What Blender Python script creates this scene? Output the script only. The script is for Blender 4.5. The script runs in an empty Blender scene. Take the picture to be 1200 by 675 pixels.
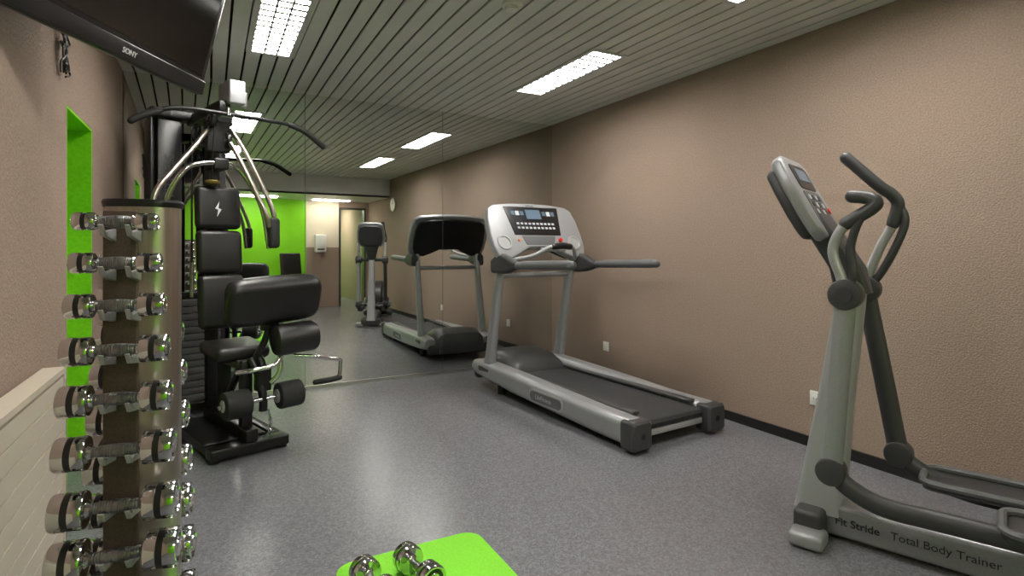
import bpy, math, random
from mathutils import Matrix, Vector, Euler
random.seed(3)
sc = bpy.context.scene
COL = sc.collection

# ------------------------------------------------------------ materials
def lin(c):
    return tuple(((x/255)/12.92 if x/255 <= .04045 else ((x/255+.055)/1.055)**2.4) for x in c)+(1,)
def mat(name, rgb, rough=.5, metal=0, spec=.5, emit=None, es=0, coat=0):
    m = bpy.data.materials.new(name); m.use_nodes = True
    b = m.node_tree.nodes['Principled BSDF']
    b.inputs['Base Color'].default_value = lin(rgb)
    b.inputs['Roughness'].default_value = rough
    b.inputs['Metallic'].default_value = metal
    b.inputs['Specular IOR Level'].default_value = spec
    b.inputs['Coat Weight'].default_value = coat
    if emit:
        b.inputs['Emission Color'].default_value = lin(emit)
        b.inputs['Emission Strength'].default_value = es
    return m
def add_noise(m, scale=80, c1=None, c2=None, bump=0, dist=.01, detail=4, stretch=None, lo=.35, hi=.65, rvar=None):
    nt = m.node_tree; N = nt.nodes; L = nt.links; b = N['Principled BSDF']
    tc = N.new('ShaderNodeTexCoord'); no = N.new('ShaderNodeTexNoise')
    no.inputs['Scale'].default_value = scale; no.inputs['Detail'].default_value = detail
    src = tc.outputs['Object']
    if stretch:
        mp = N.new('ShaderNodeMapping'); mp.inputs['Scale'].default_value = stretch
        L.new(src, mp.inputs['Vector']); src = mp.outputs['Vector']
    L.new(src, no.inputs['Vector'])
    if c1:
        r = N.new('ShaderNodeValToRGB')
        r.color_ramp.elements[0].position = lo; r.color_ramp.elements[1].position = hi
        r.color_ramp.elements[0].color = lin(c1); r.color_ramp.elements[1].color = lin(c2)
        L.new(no.outputs['Fac'], r.inputs['Fac']); L.new(r.outputs['Color'], b.inputs['Base Color'])
    if bump:
        bp = N.new('ShaderNodeBump'); bp.inputs['Strength'].default_value = bump
        bp.inputs['Distance'].default_value = dist
        L.new(no.outputs['Fac'], bp.inputs['Height']); L.new(bp.outputs['Normal'], b.inputs['Normal'])
    return m

M_wall = add_noise(mat('stucco_brown', (155,136,123), .85, spec=.2), 110, (149,130,117), (161,142,129), .65, .008, 3)
M_green = add_noise(mat('green_paint', (128,212,14), .5), 60, (122,206,12), (134,218,20), .15, .004)
M_floor = mat('speckled_vinyl', (116,117,126), .27, spec=.42)
def floor_nodes():
    m = M_floor; nt = m.node_tree; N = nt.nodes; L = nt.links; b = N['Principled BSDF']
    tc = N.new('ShaderNodeTexCoord'); v = N.new('ShaderNodeTexVoronoi'); v.inputs['Scale'].default_value = 120
    n = N.new('ShaderNodeTexNoise'); n.inputs['Scale'].default_value = 190; n.inputs['Detail'].default_value = 3
    L.new(tc.outputs['Object'], v.inputs['Vector']); L.new(tc.outputs['Object'], n.inputs['Vector'])
    sp = N.new('ShaderNodeSeparateColor'); L.new(v.outputs['Color'], sp.inputs['Color'])
    r = N.new('ShaderNodeValToRGB'); e = r.color_ramp.elements
    e[0].position = 0; e[0].color = lin((92,92,97)); e[1].position = 1; e[1].color = lin((136,136,141))
    x = e.new(.5); x.color = lin((113,113,118))
    L.new(sp.outputs['Red'], r.inputs['Fac'])
    mx = N.new('ShaderNodeMix'); mx.data_type = 'RGBA'; mx.inputs['Factor'].default_value = .45
    r2 = N.new('ShaderNodeValToRGB'); r2.color_ramp.elements[0].position = .38; r2.color_ramp.elements[1].position = .62
    r2.color_ramp.elements[0].color = lin((97,97,102)); r2.color_ramp.elements[1].color = lin((128,128,133))
    L.new(n.outputs['Fac'], r2.inputs['Fac'])
    L.new(r.outputs['Color'], mx.inputs['A']); L.new(r2.outputs['Color'], mx.inputs['B'])
    L.new(mx.outputs['Result'], b.inputs['Base Color'])
    n2 = N.new('ShaderNodeTexNoise'); n2.inputs['Scale'].default_value = 14; n2.inputs['Detail'].default_value = 2
    L.new(tc.outputs['Object'], n2.inputs['Vector'])
    bp = N.new('ShaderNodeBump'); bp.inputs['Strength'].default_value = .08; bp.inputs['Distance'].default_value = .003
    L.new(n2.outputs['Fac'], bp.inputs['Height']); L.new(bp.outputs['Normal'], b.inputs['Normal'])
floor_nodes()
M_slat = add_noise(mat('slat_paint', (214,215,211), .45), 3, (210,211,207), (219,220,216))
M_dark = mat('plenum_dark', (28,28,26), .9)
M_white = mat('white_plastic', (225,225,220), .4)
M_cream = mat('cream_wall', (225,215,195), .7)
M_rad = mat('radiator_enamel', (205,195,178), .4)
M_base = mat('black_skirting', (22,22,22), .5)
M_alu = mat('aluminium', (200,200,198), .3, 1)
M_mirror = mat('mirror_glass', (226,229,226), .0, 1)
M_chrome = mat('chrome', (212,212,214), .08, 1)
M_grip = mat('knurled_grip', (150,150,153), .28, 1)
M_darkrefl = mat('dark_reflection', (30,30,31), .35)  # dark room reflections painted on dumbbell heads as bands and end insets
M_steel = add_noise(mat('brushed_steel', (180,172,163), .32, 1), 40, (172,164,155), (188,180,171), stretch=(1,1,.02))
M_bronze = add_noise(mat('brown_panel', (84,70,60), .45), 200, (78,64,55), (90,76,66))
M_leather = add_noise(mat('black_vinyl', (24,23,23), .38), 260, (20,19,19), (30,29,29), .2, .002)
M_foam = add_noise(mat('black_foam', (30,30,30), .7), 400, (24,24,24), (38,38,38), .3, .002)
M_black = mat('black_powdercoat', (20,20,21), .35)
M_blackp = mat('black_plastic', (26,26,28), .3)
M_screen = mat('dark_screen', (14,12,12), .12)
M_plate = mat('weight_plate', (92,92,94), .45, .4)
M_silver = add_noise(mat('silver_paint', (156,157,160), .35, .35), 300, (151,152,155), (161,162,165))
M_silver2 = mat('silver_light', (172,173,175), .35, .25)
M_console = mat('console_grey', (150,151,154), .4, .15)
M_dgrey = mat('dark_grey_plastic', (60,60,62), .45)
M_mgrey = mat('mid_grey_plastic', (92,93,96), .45)
M_belt = add_noise(mat('tread_belt', (42,42,44), .7), 300, (36,36,38), (52,52,54), .3, .002)
M_red = mat('red_button', (200,30,20), .3)
M_amber = mat('amber_led', (200,110,60), .4, emit=(240,130,40), es=.1)
M_lcd = mat('lcd_blue', (90,105,120), .2, emit=(80,110,140), es=.15)
M_key = mat('key_label', (190,195,200), .4)
M_mat = add_noise(mat('green_mat', (128,215,40), .6), 300, (120,206,36), (136,224,48), .2, .002)
M_lamp = mat('lamp_panel', (255,255,255), .5, emit=(255,251,244), es=58)
M_lamp2 = mat('spot_panel', (255,255,255), .5, emit=(255,246,230), es=30)
M_louv = mat('louvre_white', (205,206,204), .45)
M_ink = mat('ink_dark', (45,46,50), .5)
M_inkw = mat('ink_white', (225,225,225), .5)

# ------------------------------------------------------------ geometry helpers
def mo(name, verts, faces, mats, parent=None, smooth=True, bevel=0, seg=3, M=None, idx=None, angle=38, sub=0):
    me = bpy.data.meshes.new(name)
    vs = [Vector(v) for v in verts]
    if M is not None: vs = [M @ v for v in vs]
    me.from_pydata(vs, [], faces)
    if not isinstance(mats, (list, tuple)): mats = [mats]
    for m in mats: me.materials.append(m)
    if idx:
        for p, i in zip(me.polygons, idx): p.material_index = i
    me.validate()
    import bmesh
    bm = bmesh.new(); bm.from_mesh(me); bmesh.ops.recalc_face_normals(bm, faces=bm.faces); bm.to_mesh(me); bm.free()
    if smooth:
        for p in me.polygons: p.use_smooth = True
        if not bevel and not sub: me.set_sharp_from_angle(angle=math.radians(angle))
    o = bpy.data.objects.new(name, me); COL.objects.link(o)
    if parent: o.parent = parent
    if bevel:
        b = o.modifiers.new('bevel', 'BEVEL'); b.width = bevel; b.segments = seg; b.limit_method = 'ANGLE'; b.angle_limit = math.radians(30)
        b.harden_normals = False
    if sub:
        s = o.modifiers.new('sub', 'SUBSURF'); s.levels = sub; s.render_levels = sub
    return o
def empty(name, loc=(0,0,0), rz=0, M=None):
    e = bpy.data.objects.new(name, None); COL.objects.link(e); e.empty_display_size = .1
    if M is not None: e.matrix_world = M
    else: e.location = loc; e.rotation_euler = (0,0,math.radians(rz))
    return e
BF = [(0,3,2,1),(4,5,6,7),(0,1,5,4),(1,2,6,5),(2,3,7,6),(3,0,4,7)]
def bv(mn, mx):
    a,b,c = mn; d,e,f = mx
    return [(a,b,c),(d,b,c),(d,e,c),(a,e,c),(a,b,f),(d,b,f),(d,e,f),(a,e,f)]
def box(name, c, s, m, parent=None, bevel=0, rot=(0,0,0), seg=3, M=None):
    v = bv((-s[0]/2,-s[1]/2,-s[2]/2),(s[0]/2,s[1]/2,s[2]/2))
    T = Matrix.Translation(Vector(c)) @ Euler([math.radians(r) for r in rot]).to_matrix().to_4x4()
    if M is not None: T = M @ T
    return mo(name, v, BF, m, parent, smooth=bevel>0, bevel=bevel, seg=seg, M=T)
def boxes(name, lst, mats, parent=None, M=None):
    V=[];F=[];I=[]
    for mn,mx,i in lst:
        o=len(V); V+=bv(mn,mx); F+=[tuple(o+k for k in f) for f in BF]; I+=[i]*6
    return mo(name,V,F,mats,parent,smooth=False,idx=I,M=M)
def loft(name, rings, m, parent=None, caps=True, M=None, bevel=0, smooth=True, angle=38, sub=0, idx=None):
    n=len(rings[0]); V=[p for r in rings for p in r]; F=[]; I=[]
    for i in range(len(rings)-1):
        for j in range(n):
            k=(j+1)%n; F.append((i*n+j,i*n+k,(i+1)*n+k,(i+1)*n+j)); I.append(idx[i] if idx else 0)
    if caps: F.append(tuple(range(n))[::-1]); F.append(tuple((len(rings)-1)*n+j for j in range(n))); I+=[0,0]
    return mo(name,V,F,m,parent,smooth=smooth,M=M,bevel=bevel,angle=angle,sub=sub,idx=I)
def catmull(pts, n):
    P=[Vector(p) for p in pts]
    if len(P)<3 or n<2: return P
    out=[]
    for i in range(len(P)-1):
        p0=P[i-1] if i>0 else P[0]*2-P[1]; p1=P[i]; p2=P[i+1]; p3=P[i+2] if i+2<len(P) else P[-1]*2-P[-2]
        for k in range(n):
            t=k/n
            out.append(.5*((2*p1)+(-p0+p2)*t+(2*p0-5*p1+4*p2-p3)*t*t+(-p0+3*p1-3*p2+p3)*t**3))
    out.append(P[-1]); return out
def tube(name, pts, r, m, parent=None, n=6, seg=16, r2=None, flat=1.0, M=None, roundend=False):
    P=catmull(pts,n); N=len(P); rings=[]
    t0=(P[1]-P[0]).normalized(); a=t0.orthogonal().normalized()
    if flat!=1.0:
        a=Vector((1,0,0))-t0*t0.x; a=a.normalized() if a.length>.1 else t0.orthogonal().normalized()
    for i,p in enumerate(P):
        t=((P[min(i+1,N-1)]-P[max(i-1,0)])).normalized()
        a=(a-t*a.dot(t)).normalized(); b=t.cross(a)
        rr_=r if r2 is None else r+(r2-r)*i/(N-1)
        rings.append([p+a*math.cos(2*math.pi*j/seg)*rr_+b*math.sin(2*math.pi*j/seg)*rr_*flat for j in range(seg)])
    if roundend:
        def cap(p,ring,d):
            out=[]
            for q in (.35,.7,.93):
                s=math.sqrt(1-q*q); out.append([p+(v-p)*s+d*r*q for v in ring])
            return out
        d0=(P[0]-P[1]).normalized(); d1=(P[-1]-P[-2]).normalized()
        rings=cap(P[0],rings[0],d0)[::-1]+rings+cap(P[-1],rings[-1],d1)
    return loft(name,rings,m,parent,M=M)
def cyl(name,p1,p2,r,m,parent=None,seg=32,bevel=0,r2=None,M=None):
    p1=Vector(p1);p2=Vector(p2);t=(p2-p1).normalized();L=(p2-p1).length
    a=t.orthogonal().normalized();b=t.cross(a); r2=r if r2 is None else r2
    prof=[(0,r),(L,r2)]
    if bevel:
        prof=[(0,r-bevel),(bevel*.3,r-bevel*.3),(bevel,r),(L-bevel,r2),(L-bevel*.3,r2-bevel*.3),(L,r2-bevel)]
    rings=[[p1+t*h+(a*math.cos(2*math.pi*j/seg)+b*math.sin(2*math.pi*j/seg))*q for j in range(seg)] for h,q in prof]
    return loft(name,rings,m,parent,M=M)
def lathe(name, prof, m, parent=None, M=None, seg=40, idx=None):
    rings=[[(x,r*math.cos(2*math.pi*j/seg),r*math.sin(2*math.pi*j/seg)) for j in range(seg)] for x,r in prof]
    return loft(name,rings,m,parent,M=M,angle=30,idx=idx)
def poly(name, pts, th, m, parent=None, M=None, bevel=0, seg=3):
    n=len(pts); V=[(x,y,0) for x,y in pts]+[(x,y,-th) for x,y in pts]
    F=[tuple(range(n)),tuple(range(n,2*n))[::-1]]+[(j,n+j,n+(j+1)%n,(j+1)%n) for j in range(n)]
    return mo(name,V,F,m,parent,M=M,bevel=bevel,seg=seg,smooth=True)
def rr(w,h,r,n=5,cx=0,cy=0):
    out=[]
    for sx,sy,a0 in((1,1,0),(-1,1,90),(-1,-1,180),(1,-1,270)):
        for k in range(n+1):
            a=math.radians(a0+90*k/n); out.append((cx+sx*(w/2-r)+r*math.cos(a),cy+sy*(h/2-r)+r*math.sin(a)))
    return out
def frame(o,x,y):
    x=Vector(x).normalized(); y=Vector(y); y=(y-x*y.dot(x)).normalized(); z=x.cross(y)
    return Matrix(((x.x,y.x,z.x,o[0]),(x.y,y.y,z.y,o[1]),(x.z,y.z,z.z,o[2]),(0,0,0,1)))
def text(name, s, size, M, m, parent=None, bold=0):
    c=bpy.data.curves.new(name,'FONT'); c.body=s; c.size=size; c.align_x='LEFT'; c.extrude=.0006; c.offset=bold
    t=bpy.data.objects.new(name+'_c',c); COL.objects.link(t)
    bpy.context.view_layer.update()
    dg=bpy.context.evaluated_depsgraph_get()
    me=bpy.data.meshes.new_from_object(t.evaluated_get(dg)); bpy.data.objects.remove(t)
    me.transform(M); me.materials.clear(); me.materials.append(m)
    o=bpy.data.objects.new(name,me); COL.objects.link(o)
    if parent: o.parent=parent
    return o

# ------------------------------------------------------------ room
XL,XR,YB,YM,H = -.577,3.2,-1.9,5.06,2.51
YS,HL = -.45,2.17
WM=XR-XL
GX,CX=1.93,2.58     # green / cream / doorway divisions on the rear wall
MM=Matrix.Translation((XR,YM,0))@Matrix.Rotation(math.radians(1.0),4,'Z')   # mirror wall is very slightly out of square
box('floor',((XL+XR)/2,0,-.05),(XR-XL+1.2,12.5,.1),M_floor)
boxes('wall_right',[((XR,-5.6,0),(XR+.2,YM+.2,H+.15),0)],[M_wall])
boxes('wall_mirror_side',[((-WM-.35,.012,0),(0,.2,H+.15),0)],[M_wall],M=MM)
DY0,DY1,DZ=3.19,3.80,1.85
boxes('wall_left',[((XL-.35,YB-.2,0),(XL,DY0,H+.15),0),((XL-.35,DY0,DZ),(XL,DY1,H+.15),0),((XL-.35,DY1,0),(XL,YM+.0,H+.15),0),
   ((XL-.35,DY1-.012,0),(XL-.001,DY1,DZ),1),((XL-.35,DY0,0),(XL-.001,DY0+.012,DZ),1),((XL-.35,DY0+.012,DZ-.012),(XL-.001,DY1-.012,DZ),1),
   ((XL-.40,DY0,0),(XL-.34,DY1,DZ),1)],[M_wall,M_green])
boxes('wall_rear',[((XL,YB-.15,0),(GX,YB,HL+.4),1),((GX,YB-.15,1.22),(CX,YB,HL+.4),2),((GX,YB-.15,0),(CX,YB,1.22),0),
   ((CX,YB-.15,2.05),(XR,YB,HL+.4),0),((3.14,YB-.15,0),(XR,YB,2.05),0)],[M_wall,M_green,M_cream])
boxes('wall_corridor',[((1.6,-5.2,0),(XR,-5.05,2.6),0),((1.6,-5.05,0),(1.7,YB-.15,2.6),1),((1.7,-5.05,2.2),(XR,YB-.15,2.3),2)],[M_green,M_green,M_slat])
boxes('trim_1',[((CX,YB-.16,0),(CX+.04,YB+.01,2.05),0),((3.11,YB-.16,0),(3.14,YB+.01,2.05),0),((CX,YB-.16,2.02),(3.14,YB+.01,2.05),0)],[M_dgrey])

lights=[(.235,.465,3.02,4.08),(2.235,2.465,3.02,4.08),(.235,.465,1.0,2.06),(2.235,2.465,1.0,2.06)]
def slats():
    L=[((XL,YS,H+.03),(XR,YM+.05,H+.12),1)]
    x=-.6
    while x<XR:
        a=max(x+.007,XL); b=min(x+.1-.008,XR)
        if b-a>.01:
            cuts=sorted([(l[2]-.035,l[3]+.035) for l in lights if a<l[1]+.03 and b>l[0]-.03])
            y=YS
            for c0,c1 in cuts:
                L.append(((a,y,H),(b,c0,H+.012),0)); y=c1
            L.append(((a,y,H),(b,YM+.01,H+.012),0))
        x+=.1
    L.append(((XL,YB-.15,HL),(XR,YS,HL+.03),0)); L.append(((XL,YS-.03,HL),(XR,YS,H+.12),0))
    boxes('ceiling',L,[M_slat,M_dark])
slats()
for x0,x1,y0,y1 in lights:
    z=H
    L=[((x0-.035,y0-.035,z-.006),(x0,y1+.035,z+.03),0),((x1,y0-.035,z-.006),(x1+.035,y1+.035,z+.03),0),
       ((x0,y0-.035,z-.006),(x1,y0,z+.03),0),((x0,y1,z-.006),(x1,y1+.035,z+.03),0),((x0,y0,z+.024),(x1,y1,z+.03),1)]
    n=13
    for i in range(1,n): 
        y=y0+(y1-y0)*i/n; L.append(((x0,y-.014,z-.005),(x1,y+.014,z-.002),0))
    for i in range(1,3):
        x=x0+(x1-x0)*i/3; L.append(((x-.006,y0,z-.005),(x+.006,y1,z+.0),0))
    boxes('ceiling_light',L,[M_louv,M_lamp])
boxes('ceiling_light',[((2.0,-1.62,HL-.02),(2.7,-1.47,HL),1)],[M_louv,M_lamp2])
boxes('ceiling_light',[((.3,-1.35,HL-.02),(1.3,-1.15,HL),1)],[M_louv,M_lamp2])  # added fill lamp under the low ceiling, brightens the green rear wall
boxes('ceiling_light',[((2.3,-4.2,2.18),(2.9,-3.4,2.2),1)],[M_louv,M_lamp2])
boxes('baseboard_right',[((XR-.014,YB,0),(XR,YM-.01,.062),0)],[M_base])
boxes('baseboard_left',[((XL,YB,0),(XL+.012,DY0,.06),0),((XL,DY1,0),(XL+.012,YM-.09,.06),0)],[M_base])
e=empty('wall_mirror',M=MM)
for i,(a,b) in enumerate(((-.572,.699),(.701,1.949),(1.951,3.196))):
    boxes('mirror_panel_%d'%(i+1),[((a-XR,0,.03),(b-XR,.006,H-.002),0)],[M_mirror],e)
for i,x in enumerate((.70,1.95)):
    boxes('joint_%d'%i,[((x-.0016-XR,-.001,.03),(x+.0016-XR,.007,H-.002),0)],[M_dgrey],e)
boxes('bottom_rail',[((XL-XR,-.012,0),(0,.008,.03),0)],[M_alu],e)

for y in (4.13,2.10):
    e=empty('wall_outlet',(XR,y,.30))
    box('plate',(-.006,0,0),(.012,.075,.085),M_white,e,.004)
    box('socket',(-.013,0,0),(.004,.04,.04),M_white,e,.002)
    for dy in(-.01,.01): cyl('hole',(-.0158,dy,0),(-.0145,dy,0),.003,M_black,e,12)
e=empty('wall_clock',(XR,-.18,2.02)); cyl('rim',(0,0,0),(-.035,0,0),.13,M_alu,e,48,.006); cyl('dial',(-.030,0,0),(-.037,0,0),.112,M_white,e,48)
box('hour_hand',(-.039,.02,.02),(.003,.012,.06),M_black,e,rot=(-45,0,0)); box('minute_hand',(-.039,0,.04),(.003,.008,.09),M_black,e)
e=empty('smoke_detector',(1.413,2.64,H)); cyl('base',(0,0,0),(0,0,-.02),.055,M_white,e,32,.004); cyl('sensor',(0,0,-.02),(0,0,-.04),.035,M_white,e,32,.006)
e=empty('wall_towel_dispenser',(2.20,YB,1.30)); box('housing',(0,.06,0),(.22,.12,.36),M_white,e,.02); box('slot',(0,.121,-.12),(.14,.004,.03),M_dgrey,e)

# radiator
e=empty('radiator',(XL+.024,0,0))
L=[((.015,.5,.10),(.055,2.66,.735),0)]
z=.115
while z<.70:
    L.append(((.055,.5,z),(.066,2.66,z+.062),0)); z+=.068
L+=[((.0,.5,.735),(.07,2.66,.755),0),((.0,2.64,.09),(.068,2.665,.75),0),((0,1.2,.0),(.02,1.25,.5),0),((0,2.4,.0),(.02,2.45,.5),0)]
boxes('panel',L,[M_rad],e)

# ------------------------------------------------------------ TV
Mtv=frame((-.034,2.968,1.904),(.496,.869,0),(-.869*.966,.496*.966,.259))
e=empty('wall_television',M=Mtv)
W=1.0;Ht=.60
box('housing',(-W/2,.035,Ht/2),(W,.05,Ht),M_blackp,e,.012)
box('screen_glass',(-W/2,.0085,Ht/2+.025),(W-.07,.004,Ht-.12),M_screen,e)
box('lower_bezel',(-W/2,.006,.035),(W-.01,.012,.062),M_blackp,e,.004)
box('rear_hump',(-W/2,.075,.30),(.5,.03,.36),M_black,e,.01)
tx=frame((-W*.53,-.0015,.024),(1,0,0),(0,0,1))
text('logo','SONY',.028,tx,M_inkw,e,.0004)
box('bracket_arm',(-W/2,.13,.30),(.08,.09,.2),M_black,e)
e=empty('cable_bundle',(XL+.012,3.02,2.0))
for k in range(8):
    pts=[(0.0+.004*k,.02*math.sin(k),.18)]
    for j in range(6):
        pts.append((.006+.014*random.random(),random.uniform(-.07,.07),.12-.035*j+random.uniform(-.02,.02)))
    tube('cable_%d'%k,pts,.0038,M_black,e,n=6,seg=8)

# ------------------------------------------------------------ dumbbells
def dumbbell(M, length, hr):
    hl=length*.27; h=length/2; i=h-hl; b=.004; g=.0125
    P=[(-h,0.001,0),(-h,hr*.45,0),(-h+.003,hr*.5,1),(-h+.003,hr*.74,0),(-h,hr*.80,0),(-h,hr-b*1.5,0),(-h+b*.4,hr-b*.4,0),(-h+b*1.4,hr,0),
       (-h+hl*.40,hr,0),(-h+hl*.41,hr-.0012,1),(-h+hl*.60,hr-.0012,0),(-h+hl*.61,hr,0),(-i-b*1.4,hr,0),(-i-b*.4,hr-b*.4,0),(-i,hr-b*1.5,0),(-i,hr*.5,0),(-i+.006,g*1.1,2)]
    x0=-i+.006; n=9
    for k in range(1,n):          # ribbed grip, swelling in the middle
        x=x0+(-x0)*k/n; s=g*(.86+.26*math.sin(math.pi/2*k/n))
        P+=[(x-.0012,s,2),(x-.0004,s-.0012,2),(x+.0004,s-.0012,2),(x+.0012,s,2)]
    left=P; full=[(x,r) for x,r,_ in left]+[(-x,r) for x,r,_ in left[::-1]]
    I=[m for _,_,m in left]; idx=I+[m for m in I[:-1][::-1]]
    o=lathe('dumbbell',full,[M_chrome,M_darkrefl,M_grip],M=Matrix.Identity(4),seg=36,idx=idx); o.matrix_world=M
    return o
RC=(-.178,1.457); RA=-9
Rk=Matrix.Translation((RC[0],RC[1],0))@Matrix.Rotation(math.radians(RA),4,'Z')
zs=[1.257,1.169,1.078,.983,.879,.769,.650,.545,.430,.310]
ln=[.155,.165,.180,.192,.204,.216,.228,.236,.244,.250]
hr=[.019,.022,.026,.030,.033,.036,.039,.042,.044,.046]
e=empty('dumbbell_rack',M=Rk)
def bodyring(z,s=1):
    return [(x+.018,y+.128,z) for x,y in rr(.150*s,.115*s,.05*s,8)]
loft('column_shell',[bodyring(.03),bodyring(1.295)],M_steel,e)
box('front_panel',(-.012,.068,.66),(.068,.010,1.25),M_bronze,e,.004)
box('rear_panel',(.0,.188,.66),(.07,.01,1.25),M_bronze,e,.004)
loft('top_cap',[[(x,y,z) for x,y,_ in bodyring(0,s)] for z,s in((1.295,1.05),(1.306,1.09),(1.312,1.05))],M_black,e)
cyl('base_plate',(.018,.128,0),(.018,.128,.03),.24,M_black,e,48,.008)
RX=-.022
for i,z in enumerate(zs):
    for side,y0,y1 in(('front',.064,-.002),('rear',.180,.250)):
        for sx in(-1,1):
            x=sx*.024+(.0 if side=='front' else RX); d=1 if y1>y0 else -1
            zt=z-.018
            V=[(x-.005,y0,zt+.004),(x-.005,y1,zt-.003),(x-.005,y1+d*.018,zt+.012),(x-.005,y1+d*.021,zt+.010),(x-.005,y1+d*.004,zt-.012),(x-.005,y0,zt-.024)]
            V=V+[(p[0]+.010,p[1],p[2]) for p in V]
            F=[tuple(range(6)),tuple(range(6,12))[::-1]]+[(j,(j+1)%6,6+(j+1)%6,6+j) for j in range(6)]
            mo('cradle_%s_%d'%(side,i),V,F,M_silver2,e,bevel=.0015,seg=2)
        dx=0 if side=='front' else RX
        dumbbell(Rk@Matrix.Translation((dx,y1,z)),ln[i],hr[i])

# mat with two dumbbells
e=empty('exercise_mat',(.69,1.66,0))
loft('foam_sheet',[[(x,y,z) for x,y in rr(.58*s,1.0*s,.07,8)] for z,s in((0,1),(.012,1),(.015,.992))],M_mat,e)
def rotz(a): return Matrix.Rotation(math.radians(a),4,'Z')
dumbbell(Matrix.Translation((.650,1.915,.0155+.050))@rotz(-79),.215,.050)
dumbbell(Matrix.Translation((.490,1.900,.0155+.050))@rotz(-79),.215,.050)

# ------------------------------------------------------------ treadmill
e=empty('treadmill',(2.13,2.56,0),4.5)
def rail(nm,xc,w):
    R=[]
    for y,zc,h,s in((-.0,.115,.14,.9),(.02,.115,.16,1),(.3,.12,.16,1),(1.2,.155,.165,1),(1.6,.175,.15,1),(1.82,.185,.13,.95),(1.9,.185,.10,.8)):
        R.append([(xc+x,y,zc+z) for x,z in rr(w*s,h,.045,5)])
    loft(nm,R,M_silver,e)
rail('side_rail_left',.075,.15); rail('side_rail_right',.745,.15)
for x in(.075,.745):
    R=[[(x+a,y,.105+b) for a,b in rr(.158*s,.172*s,.02,5)] for y,s in((-.06,.85),(-.045,1),(.045,1),(.05,.97))]
    loft('end_cap',R,M_dgrey,e)
    cyl('cap_screw',(x,-.062,.105),(x,-.056,.105),.018,M_black,e,20)
box('deck',(.41,.75,.135),(.53,1.42,.05),M_mgrey,e,.01)
loft('running_belt',[[(x,y,z) for y,z in [(1.46,.180),(.02,.172),(-.0,.165),(-.012,.145),(-.0,.115),(.02,.108),(1.46,.125)]] for x in(.165,.655)],M_belt,e)
cyl('rear_roller',(.16,.025,.138),(.66,.025,.138),.030,M_black,e)
box('rear_guard',(.41,.015,.09),(.52,.03,.04),M_silver2,e,.008)
for x in(.155,.665): box('foot_strip',(x,.75,.197),(.06,1.34,.018),M_dgrey,e,.006)
for x in(.10,.72):
    for y in(.35,1.55): 
        cyl('foot',(x,y,0),(x,y,.09),.035,M_black,e,24,.005)
def hood(y,h,wd): return [(.41+x,y,.10+max(z,0)*h) for x,z in [(wd/2*math.copysign(abs(math.cos(t))**.35,math.cos(t)),abs(math.sin(t))**.6 if math.sin(t)>0 else 0) for t in [math.pi*k/20 for k in range(21)]]]+[(.41-wd/2,y,.09),(.41+wd/2,y,.09)]
loft('motor_hood',[hood(1.42,.085,.53),hood(1.46,.15,.55),hood(1.58,.21,.56),hood(1.80,.23,.56),hood(1.92,.19,.54),hood(1.96,.10,.5)],M_dgrey,e)
box('front_bumper',(.41,1.90,.12),(.72,.08,.10),M_dgrey,e,.03)
for x,s in((.05,1),(.77,-1)):
    R=[]
    for y,z,w,d in((1.68,.16,.075,.13),(1.64,.30,.065,.11),(1.54,.80,.058,.085),(1.47,1.10,.058,.08),(1.46,1.16,.055,.08)):
        R.append([(x+a,y+b,z) for a,b in rr(w,d,.025,5)])
    loft('upright',R,M_silver,e)
    box('upright_foot',(x,1.68,.19),(.10,.2,.06),M_dgrey,e,.02)
    R=[]
    for y,z,h in((1.52,1.06,.12),(1.42,1.08,.17),(1.30,1.07,.13),(1.22,1.065,.08),(1.18,1.066,.06)):
        R.append([(x-s*.035+a,y,z+b) for a,b in rr(.075,h,.028,5)])
    loft('rail_bracket',R,M_dgrey,e)
    tube('handrail',[(x-s*.035,1.22,1.065),(x-s*.035,1.0,1.075),(x-s*.035,.75,1.083),(x-s*.035,.52,1.085)],.030,M_mgrey,e,roundend=True)
    tube('handrail_grip',[(x-s*.035,1.10,1.072),(x-s*.035,.56,1.086)],.033,M_mgrey,e,roundend=True)
Mc=frame((0,1.38,1.15),(1,0,0),(0,.22,.43))
half=[(-.02,-.01),(-.05,.08),(-.055,.18),(-.045,.33),(-.02,.43),(.04,.466),(.2,.485)]
low=[(.20,.02),(.09,-.03)]
out=half+[(.41,.492)]+[(.82-x,y) for x,y in half[::-1]]+[(.82-x,y) for x,y in low[::-1]]+[(.53,.07),(.29,.07)]+low
poly('console_shell',out,.07,M_console,e,Mc,.014,4)
outb=[(.41+(x-.41)*.9,.25+(y-.25)*.88) for x,y in out]
poly('console_back',outb,.05,M_blackp,e,Mc@Matrix.Translation((0,0,-.065)),.02,4)
poly('display_bezel',[(.13,.45),(.69,.45),(.645,.18),(.175,.18)],.006,M_blackp,e,Mc@Matrix.Translation((0,0,.006)),.003)
box('display_lcd',(.41,.375,.008),(.15,.09,.004),M_lcd,e,M=Mc)
for k in range(3):
    for sx in(-1,1): box('display_led',(.41+sx*(.115+.045*k),.385,.008),(.036,.04,.003),M_key if k==1 else M_lcd,e,M=Mc)
for r in range(2):
    for k in range(10):
        box('key',(.23+k*.04,.285-r*.04,.008),(.024,.018,.003),M_key,e,M=Mc)
poly('lower_panel',[(.24,.17),(.58,.17),(.55,.09),(.27,.09)],.004,M_mgrey,e,Mc@Matrix.Translation((0,0,.003)),.001)
cyl('stop_button',(.62,.13,0),(.62,.13,.02),.018,M_red,e,24,.003,M=Mc)
cyl('start_button',(.20,.13,0),(.20,.13,.012),.012,M_amber,e,24,.003,M=Mc)
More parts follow.
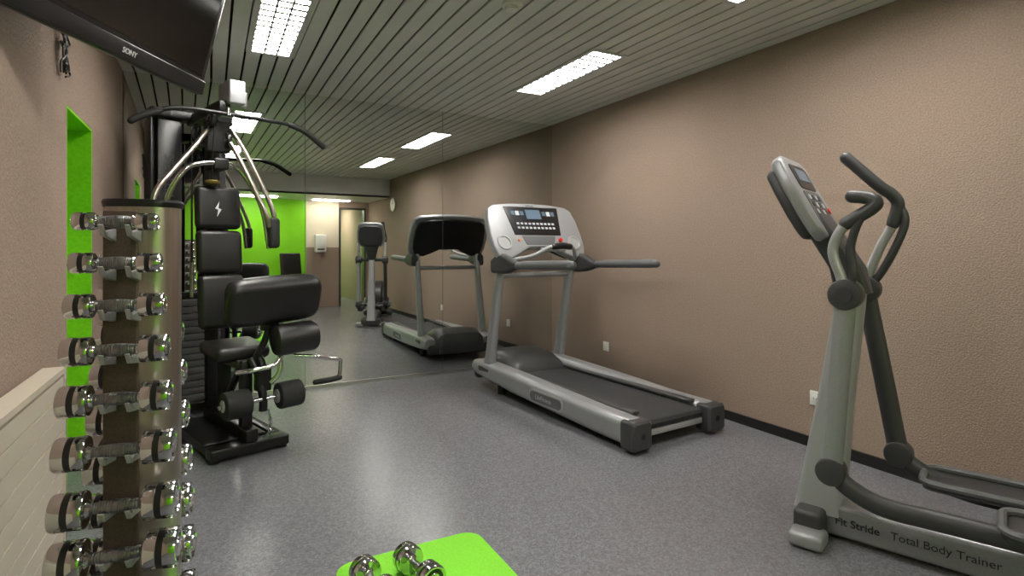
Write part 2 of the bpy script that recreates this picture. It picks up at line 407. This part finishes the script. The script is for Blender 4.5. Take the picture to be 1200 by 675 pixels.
for x in(.055,.765):
    lathe('cup_holder',[(0,.066),(.008,.064),(.008,.052),(-.02,.048),(-.02,.001)],M_silver2,e,M=Mc@Matrix.Translation((x,.11,.001))@Matrix.Rotation(-math.pi/2,4,'Y'))
text('console_logo','LifeFitness',.02,Mc@Matrix.Translation((.36,.458,.001)),M_ink,e)
tube('ergo_bar',[(.10,1.36,1.11),(.2,1.24,1.14),(.28,1.16,1.20),(.34,1.14,1.215),(.41,1.13,1.22),(.48,1.14,1.215),(.54,1.16,1.20),(.62,1.24,1.14),(.72,1.36,1.11)],.016,M_silver2,e)
tube('ergo_grip',[(.33,1.143,1.214),(.41,1.13,1.22),(.49,1.143,1.214)],.026,M_blackp,e,roundend=True)
box('ergo_stem',(.41,1.26,1.19),(.08,.26,.03),M_silver2,e,.012)
cyl('crossbar',(.05,1.5,.98),(.77,1.5,.98),.022,M_silver,e)
Mb=frame((-.0005,.80,.135),(0,-1,0),(0,0,1))
poly('badge_rim',rr(.40,.095,.045,8),.006,M_silver2,e,Mb@Matrix.Translation((0,0,.004)),.002)
poly('badge_face',rr(.37,.07,.034,8),.004,M_mgrey,e,Mb@Matrix.Translation((0,0,.007)))
text('badge_text','LifeFitness',.045,Mb@Matrix.Translation((-.115,-.014,.008)),M_silver2,e)

# ------------------------------------------------------------ elliptical trainer
e=empty('elliptical_trainer',(2.28,1.50,0),20.5)
box('front_crossbar',(0,.0,.075),(.30,.11,.10),M_dgrey,e,.02)
for x in(-.2,.2):
    box('front_foot',(x*.85,-.01,.035),(.12,.13,.06),M_silver,e,.02)
    cyl('foot_pad',(x*.85,-.01,0),(x*.85,-.01,.02),.045,M_black,e)
R=[[(x,y,.085+z) for x,z in rr(w,h,.02,4)] for y,w,h in((-.03,.10,.11),(-.05,.13,.13),(-1.55,.13,.13),(-1.6,.10,.1))]
loft('base_beam',R,M_silver,e)
tt=frame((-.0655,-.085,.075),(0,-1,0),(0,0,1))
text('beam_text_bold','Fit Stride',.042,tt,M_ink,e,.0007)
text('beam_text','Total Body Trainer',.042,frame((-.0655,-.275,.075),(0,-1,0),(0,0,1)),M_ink,e)
R=[[(x,y0+y,z) for x,y in rr(w,d,.03,5)] for y0,z,w,d in((-.02,.10,.14,.19),(-.03,.20,.12,.17),(-.08,.60,.10,.13),(-.125,.95,.09,.11),(-.14,1.08,.09,.10))]
loft('column',R,M_silver2,e)
R=[[(x,y0+y,z) for x,y in rr(w,d,.03,5)] for y0,z,w,d in((-.14,1.02,.11,.13),(-.12,1.12,.15,.12),(-.04,1.26,.24,.10),(.05,1.42,.26,.07),(.10,1.52,.22,.04))]
loft('console_neck',R,M_dgrey,e)
Mc=frame((0,-.075,1.255),(1,0,0),(0,.17,.33))
out=[(-.15,-.01),(-.19,.03),(-.21,.12),(-.205,.26),(-.18,.36),(-.12,.385),(.12,.385),(.18,.36),(.205,.26),(.21,.12),(.19,.03),(.15,-.01)]
poly('console_shell',out,.05,M_silver,e,Mc,.014,4)
poly('console_back',[(x*.85,.19+(y-.19)*.85) for x,y in out],.05,M_dgrey,e,Mc@Matrix.Translation((0,0,-.045)),.018,4)
poly('display_bezel',rr(.25,.12,.02,4,0,.28),.004,M_blackp,e,Mc@Matrix.Translation((0,0,.003)))
box('display_lcd',(0,.29,.004),(.16,.06,.004),M_lcd,e,M=Mc)
poly('key_panel',rr(.26,.17,.02,4,0,.125),.003,M_mgrey,e,Mc@Matrix.Translation((0,0,.002)))
for r in range(4):
    for k in range(4): box('key',(-.075+.05*k,.18-.035*r,.002),(.034,.02,.006),M_dgrey if (r+k)%2 else M_key,e,M=Mc)
cyl('stop_button',(.13,.12,0),(.13,.12,.008),.014,M_red,e,M=Mc)
cyl('pivot_shaft',(-.25,-.15,1.023),(.25,-.15,1.023),.028,M_dgrey,e)
for sx,ye,hp in((-1,-.10,[(-.2,-.15,1.02),(-.2,-.132,1.09),(-.2,-.105,1.197),(-.2,-.15,1.295),(-.19,-.225,1.345),(-.185,-.245,1.372),(-.18,-.215,1.392),(-.17,-.165,1.40)]),
                (1,-.27,[(.2,-.15,1.02),(.2,-.158,1.073),(.2,-.20,1.196),(.2,-.25,1.305),(.2,-.268,1.384),(.19,-.245,1.43),(.18,-.20,1.47),(.17,-.08,1.60)])):
    x=.2*sx; n='left' if sx<0 else 'right'
    m=M_silver if sx<0 else M_dgrey
    tube('swing_arm_'+n,[(x,-.15,1.02),(x,(-.15+ye)/2,.68),(x,ye,.335)],.030,m,e,flat=1.25)
    cyl('pivot_hub_'+n,(x-.045,-.15,1.023),(x+.045,-.15,1.023),.058,M_dgrey,e,40,.01)
    cyl('lower_hub_'+n,(x-.04,ye,.335),(x+.04,ye,.335),.052,M_dgrey,e,40,.01)
    tube('handle_'+n,hp[:5],.019,M_silver2,e)
    tube('handle_grip_'+n,hp[3:],.025,M_dgrey,e,roundend=True)
    off=[(p[0],p[1]-.06*math.sin(math.pi*i/4),p[2]+.01) for i,p in enumerate(hp[:5])]
    tube('handle_loop_'+n,off,.016,M_dgrey,e)
    tube('link_'+n,[(x,ye,.335),(x,ye-.06,.285),(x,ye-.16,.245),(x*.9,ye-.32,.235),(x*.9,ye-.8,.25),(x*.9,-1.25,.32)],.030,M_dgrey,e,flat=1.2)
    yp=-.60 if sx<0 else -.36
    R=[[(x*.78+a*s,yp-.01-b,z) for a,b in rr(.22,.42,.05,5,0,.20)] for z,s in((.25,.8),(.262,1),(.275,1))]
    loft('pedal_'+n,R,M_dgrey,e)
    pr=rr(.22,.42,.05,5,0,.20)
    tube('pedal_rim_'+n,[(x*.78+a,yp-.01-b,.285) for a,b in pr]+[(x*.78+pr[0][0],yp-.01-pr[0][1],.285)],.014,M_mgrey,e,n=1,seg=8)
hs=[]
for k in range(28):
    t=2*math.pi*k/28; hs.append((-1.28+.36*math.cos(t),.36+.28*math.sin(t)))
loft('drive_housing',[[(x,y,z) for y,z in [( -1.28+(a+1.28)*s,.36+(b-.36)*s) for a,b in hs]] for x,s in((-.10,.85),(-.08,1),(.08,1),(.10,.85))],M_dgrey,e)
cyl('crank_disc_left',(-.14,-1.28,.36),(-.11,-1.28,.36),.17,M_silver,e,48,.005)
cyl('crank_disc_right',(.11,-1.28,.36),(.14,-1.28,.36),.17,M_silver,e,48,.005)
box('rear_crossbar',(0,-1.56,.05),(.5,.10,.08),M_dgrey,e,.02)
for x in(-.2,.2): cyl('rear_foot',(x,-1.56,0),(x,-1.56,.02),.04,M_black,e)

# ------------------------------------------------------------ multi gym  (local -y is forward)
e=empty('multi_gym',(.036,4.10,0),17.46)
for x in(-.2,.2):
    box('base_rail',(x*.9,.12,.05),(.06,1.15,.06),M_black,e,.008)
box('base_front',(0,-.52,.05),(.44,.10,.06),M_black,e,.01)
box('base_rear',(0,.62,.05),(.62,.10,.06),M_black,e,.01)
box('base_plate_cover',(-.05,-.15,.085),(.34,.62,.012),M_black,e,.004)
for x,y in((-.19,-.52),(.19,-.52),(-.28,.62),(.28,.62)): cyl('foot',(x,y,0),(x,y,.025),.032,M_foam,e)
box('centre_beam',(0,-.2,.12),(.07,.75,.07),M_black,e,.008)
box('main_upright',(0,.12,1.10),(.065,.08,2.05),M_black,e,.008)
for x in(-.24,.20): box('tower_post',(x,.56,1.10),(.05,.08,2.04),M_black,e,.008)
box('tower_shroud',(-.155,.47,1.13),(.15,.02,1.90),M_blackp,e,.006)
box('tower_side',(-.27,.52,1.13),(.012,.16,1.90),M_blackp,e,.004)
box('tower_top',(-.02,.5,2.12),(.52,.16,.06),M_black,e,.01)
text('shroud_text','FITNESS',.085,frame((-.13,.459,1.55),(0,0,1),(-1,0,0)),M_mgrey,e)
for k in range(15): box('weight_plate_%d'%k,(0,.54,.14+.048*k),(.36,.10,.043),M_plate,e,.004)
for x in(-.1,.1): cyl('guide_rod',(x,.54,.08),(x,.54,2.1),.011,M_chrome,e,16)
cyl('selector_rod',(0,.54,.85),(0,.54,1.1),.012,M_chrome,e,16)
box('top_beam',(0,.2,2.10),(.07,.66,.07),M_black,e,.01)
box('pulley_box',(.06,-.08,2.19),(.10,.20,.15),M_silver,e,.012)
box('pulley_box_front',(.13,-.02,2.17),(.05,.14,.10),M_alu,e,.008)
for p in((-.05,-.05,2.02),(-.05,.06,1.93),(.05,-.02,1.90),(-.06,.22,1.98),(.06,.4,2.02)):
    cyl('pulley',(p[0]-.014,p[1],p[2]),(p[0]+.014,p[1],p[2]),.055,M_blackp,e,32,.006)
    cyl('pulley_hub',(p[0]-.018,p[1],p[2]),(p[0]+.018,p[1],p[2]),.016,M_chrome,e,20)
box('pulley_fork',(.0,.0,1.92),(.14,.05,.20),M_black,e,.008)
cyl('cable_high',(0.02,-.12,2.19),(.02,-.13,2.05),.004,M_black,e,8)
cyl('cable_mid',(-.05,-.10,2.02),(-.05,-.04,1.60),.004,M_black,e,8)
cyl('cable_rear',(0,.54,2.1),(0,.54,1.1),.004,M_black,e,8)
lp=[(-.50,-.13,1.925),(-.46,-.13,1.955),(-.36,-.13,2.01),(-.24,-.13,2.045),(0,-.13,2.05),(.25,-.13,2.05),(.42,-.13,2.045),(.53,-.13,2.01),(.66,-.13,1.925)]
tube('lat_bar',lp,.014,M_black,e)
tube('lat_grip_left',lp[:3],.019,M_foam,e,roundend=True); tube('lat_grip_right',lp[-3:],.019,M_foam,e,roundend=True)
cyl('bar_swivel',(.02,-.13,2.04),(.02,-.13,2.09),.016,M_chrome,e,20)
tube('arm_right_outer',[(.07,-.02,1.98),(.14,-.10,1.82),(.22,-.19,1.58),(.27,-.22,1.42),(.27,-.21,1.30)],.016,M_steel,e)
tube('arm_right_inner',[(.05,-.05,1.90),(.10,-.12,1.76),(.17,-.21,1.54),(.21,-.25,1.42),(.235,-.24,1.34)],.016,M_steel,e)
tube('arm_left',[(-.07,-.02,1.95),(-.16,-.08,1.83),(-.30,-.17,1.66),(-.40,-.22,1.52),(-.42,-.22,1.36)],.016,M_steel,e)
tube('arm_left_grip',[(-.42,-.22,1.44),(-.42,-.21,1.24)],.024,M_foam,e,roundend=True)
box('arm_right_grip',(.265,-.23,1.30),(.07,.07,.20),M_foam,e,.025)
tube('yoke',[(-.31,-.02,1.40),(-.28,-.04,1.55),(-.20,-.06,1.69),(-.10,-.06,1.735),(.02,-.06,1.74),(.11,-.06,1.72),(.18,-.10,1.60),(.23,-.15,1.44),(.25,-.2,1.2)],.017,M_chrome,e)
box('yoke_clamp',(0,.02,1.74),(.09,.20,.07),M_black,e,.01)
lathe('chain_coil',[(-.01,.03),(0,.042),(.012,.045),(.02,.036),(.01,.028),(-.01,.03)],mat('brass_chain',(150,130,70),.4,.7),e,M=Matrix.Translation((-.04,-.03,1.615))@Matrix.Rotation(-math.pi/2,4,'Y'))
box('back_pad_upper',(0,-.00,1.46),(.27,.075,.275),M_leather,e,.032,(-5,0,0),5)
box('back_pad_middle',(0,-.03,1.175),(.27,.08,.28),M_leather,e,.034,(-5,0,0),5)
box('back_pad_lower',(0,-.065,.86),(.27,.085,.34),M_leather,e,.034,(-6,0,0),5)
box('pad_board',(0,.045,1.15),(.10,.03,.9),M_black,e,.004,(-5,0,0))
zz=frame((-.015,-.0395,1.45),(1,0,0),(0,0,1))
poly('bolt_emblem',[(.012,.05),(-.014,.004),(.006,.008),(-.004,-.05),(.024,.0),(.004,-.002)],.002,M_inkw,e,zz@Matrix.Translation((0,0,.0045))@Matrix.Rotation(math.radians(-5),4,'X'))
box('seat_pad',(0,-.30,.585),(.31,.33,.085),M_leather,e,.036,(4,0,0),5)
box('seat_frame',(0,-.26,.52),(.10,.42,.05),M_black,e,.008)
box('seat_post',(0,-.12,.34),(.06,.07,.40),M_black,e,.006)
tube('seat_strut',[(0,-.08,.18),(0,-.42,.50)],.022,M_black,e)
box('front_post',(0.0,-.47,.31),(.06,.06,.46),M_black,e,.006)
R=[]
for k in range(13):
    t=k/12; x=-.17+.55*t; s=1-.10*abs(2*t-1)**3-(.12 if k in(0,12) else 0)
    R.append([(x,-.615+(a*.5 if a>0 else a)*s,.90+.012*(2*t-1)+b*s) for a,b in [(p*math.cos(math.radians(18))-q*math.sin(math.radians(18)),p*math.sin(math.radians(18))+q*math.cos(math.radians(18))) for p,q in rr(.15,.29,.07,6)]])
loft('preacher_pad',R,M_leather,e,sub=1)
box('preacher_bracket',(.10,-.57,.80),(.10,.04,.16),M_black,e,.006)
tube('preacher_post',[(.10,-.57,.82),(.09,-.55,.68),(.03,-.50,.52)],.02,M_black,e)
cyl('chest_roller',(.09,-.655,.665),(.34,-.655,.675),.092,M_leather,e,40,.025)
tube('leg_arm',[(0.02,-.50,.55),(.04,-.56,.46),(.05,-.60,.34),(.05,-.60,.26)],.024,M_black,e)
cyl('leg_axle',(-.20,-.61,.325),(.30,-.61,.335),.013,M_chrome,e,20)
cyl('leg_roller_left',(-.17,-.61,.326),(-.03,-.61,.328),.078,M_foam,e,40,.014)
cyl('leg_roller_right',(.13,-.61,.332),(.27,-.61,.334),.078,M_foam,e,40,.014)
for a,b in((-.172,-.176),(.272,.276)): cyl('roller_cap',(a,-.61,.33),(b,-.61,.33),.034,M_silver2,e,32)
cyl('roller_cap',(.124,-.61,.332),(.128,-.61,.332),.040,M_silver2,e,32)
box('leg_bracket',(.06,-.57,.44),(.08,.07,.14),M_black,e,.01)
cyl('cam_disc',(.045,-.52,.50),(.075,-.52,.50),.07,M_blackp,e,36,.006)
tube('curl_tube',[(-.10,-.60,.50),(-.02,-.64,.51),(.10,-.66,.53),(.14,-.64,.60)],.014,M_chrome,e)
tube('curl_tube_low',[(.14,-.62,.60),(.13,-.64,.48),(.08,-.63,.42)],.014,M_chrome,e)
tube('handle_stem',[(.22,-.62,.56),(.33,-.66,.545),(.42,-.66,.52),(.50,-.66,.50),(.505,-.66,.47),(.50,-.66,.40)],.012,M_chrome,e)
tube('handle_grip',[(.34,-.66,.385),(.44,-.66,.385),(.50,-.66,.39)],.017,M_foam,e,roundend=True)
tube('cable_low',[(.08,-.60,.26),(.10,-.60,.16),(.07,-.56,.09)],.006,M_chrome,e)
for k in range(5): lathe('chain_link',[(-.003,.008),(0,.013),(.003,.008),(-.003,.008)],M_chrome,e,M=Matrix.Translation((.09,-.60,.22-.028*k))@Matrix.Rotation(k*1.57,4,'Z'),seg=16)

# ------------------------------------------------------------ chair behind (seen in mirror)
e=empty('office_chair',(1.68,-1.40,0),160)
box('seat',(0,0,.47),(.46,.46,.08),M_leather,e,.035,seg=4)
box('backrest',(0,.24,.85),(.42,.07,.52),M_leather,e,.03,(-8,0,0),4)
box('back_stem',(0,.25,.56),(.06,.03,.26),M_black,e,.006)
cyl('gas_post',(0,0,.10),(0,0,.44),.028,M_chrome,e)
for k in range(5):
    a=2*math.pi*k/5; tube('leg_%d'%k,[(0,0,.11),(.27*math.cos(a),.27*math.sin(a),.075)],.02,M_black,e)
    cyl('castor_%d'%k,(.27*math.cos(a)-.012,.27*math.sin(a),.03),(.27*math.cos(a)+.012,.27*math.sin(a),.03),.03,M_black,e)

# ------------------------------------------------------------ world + camera
w=bpy.data.worlds.new('World'); sc.world=w; w.use_nodes=True
w.node_tree.nodes['Background'].inputs[0].default_value=(.5,.5,.5,1); w.node_tree.nodes['Background'].inputs[1].default_value=.1
cd=bpy.data.cameras.new('camera'); cam=bpy.data.objects.new('camera',cd); COL.objects.link(cam); sc.camera=cam
cd.sensor_width=36; cd.lens=36*657/1200; cd.shift_y=-46.5/1200; cd.clip_start=.02
cam.location=(0,0,1.2); cam.rotation_euler=(math.radians(90),0,math.radians(-28.2))
sc.view_settings.view_transform='Standard'
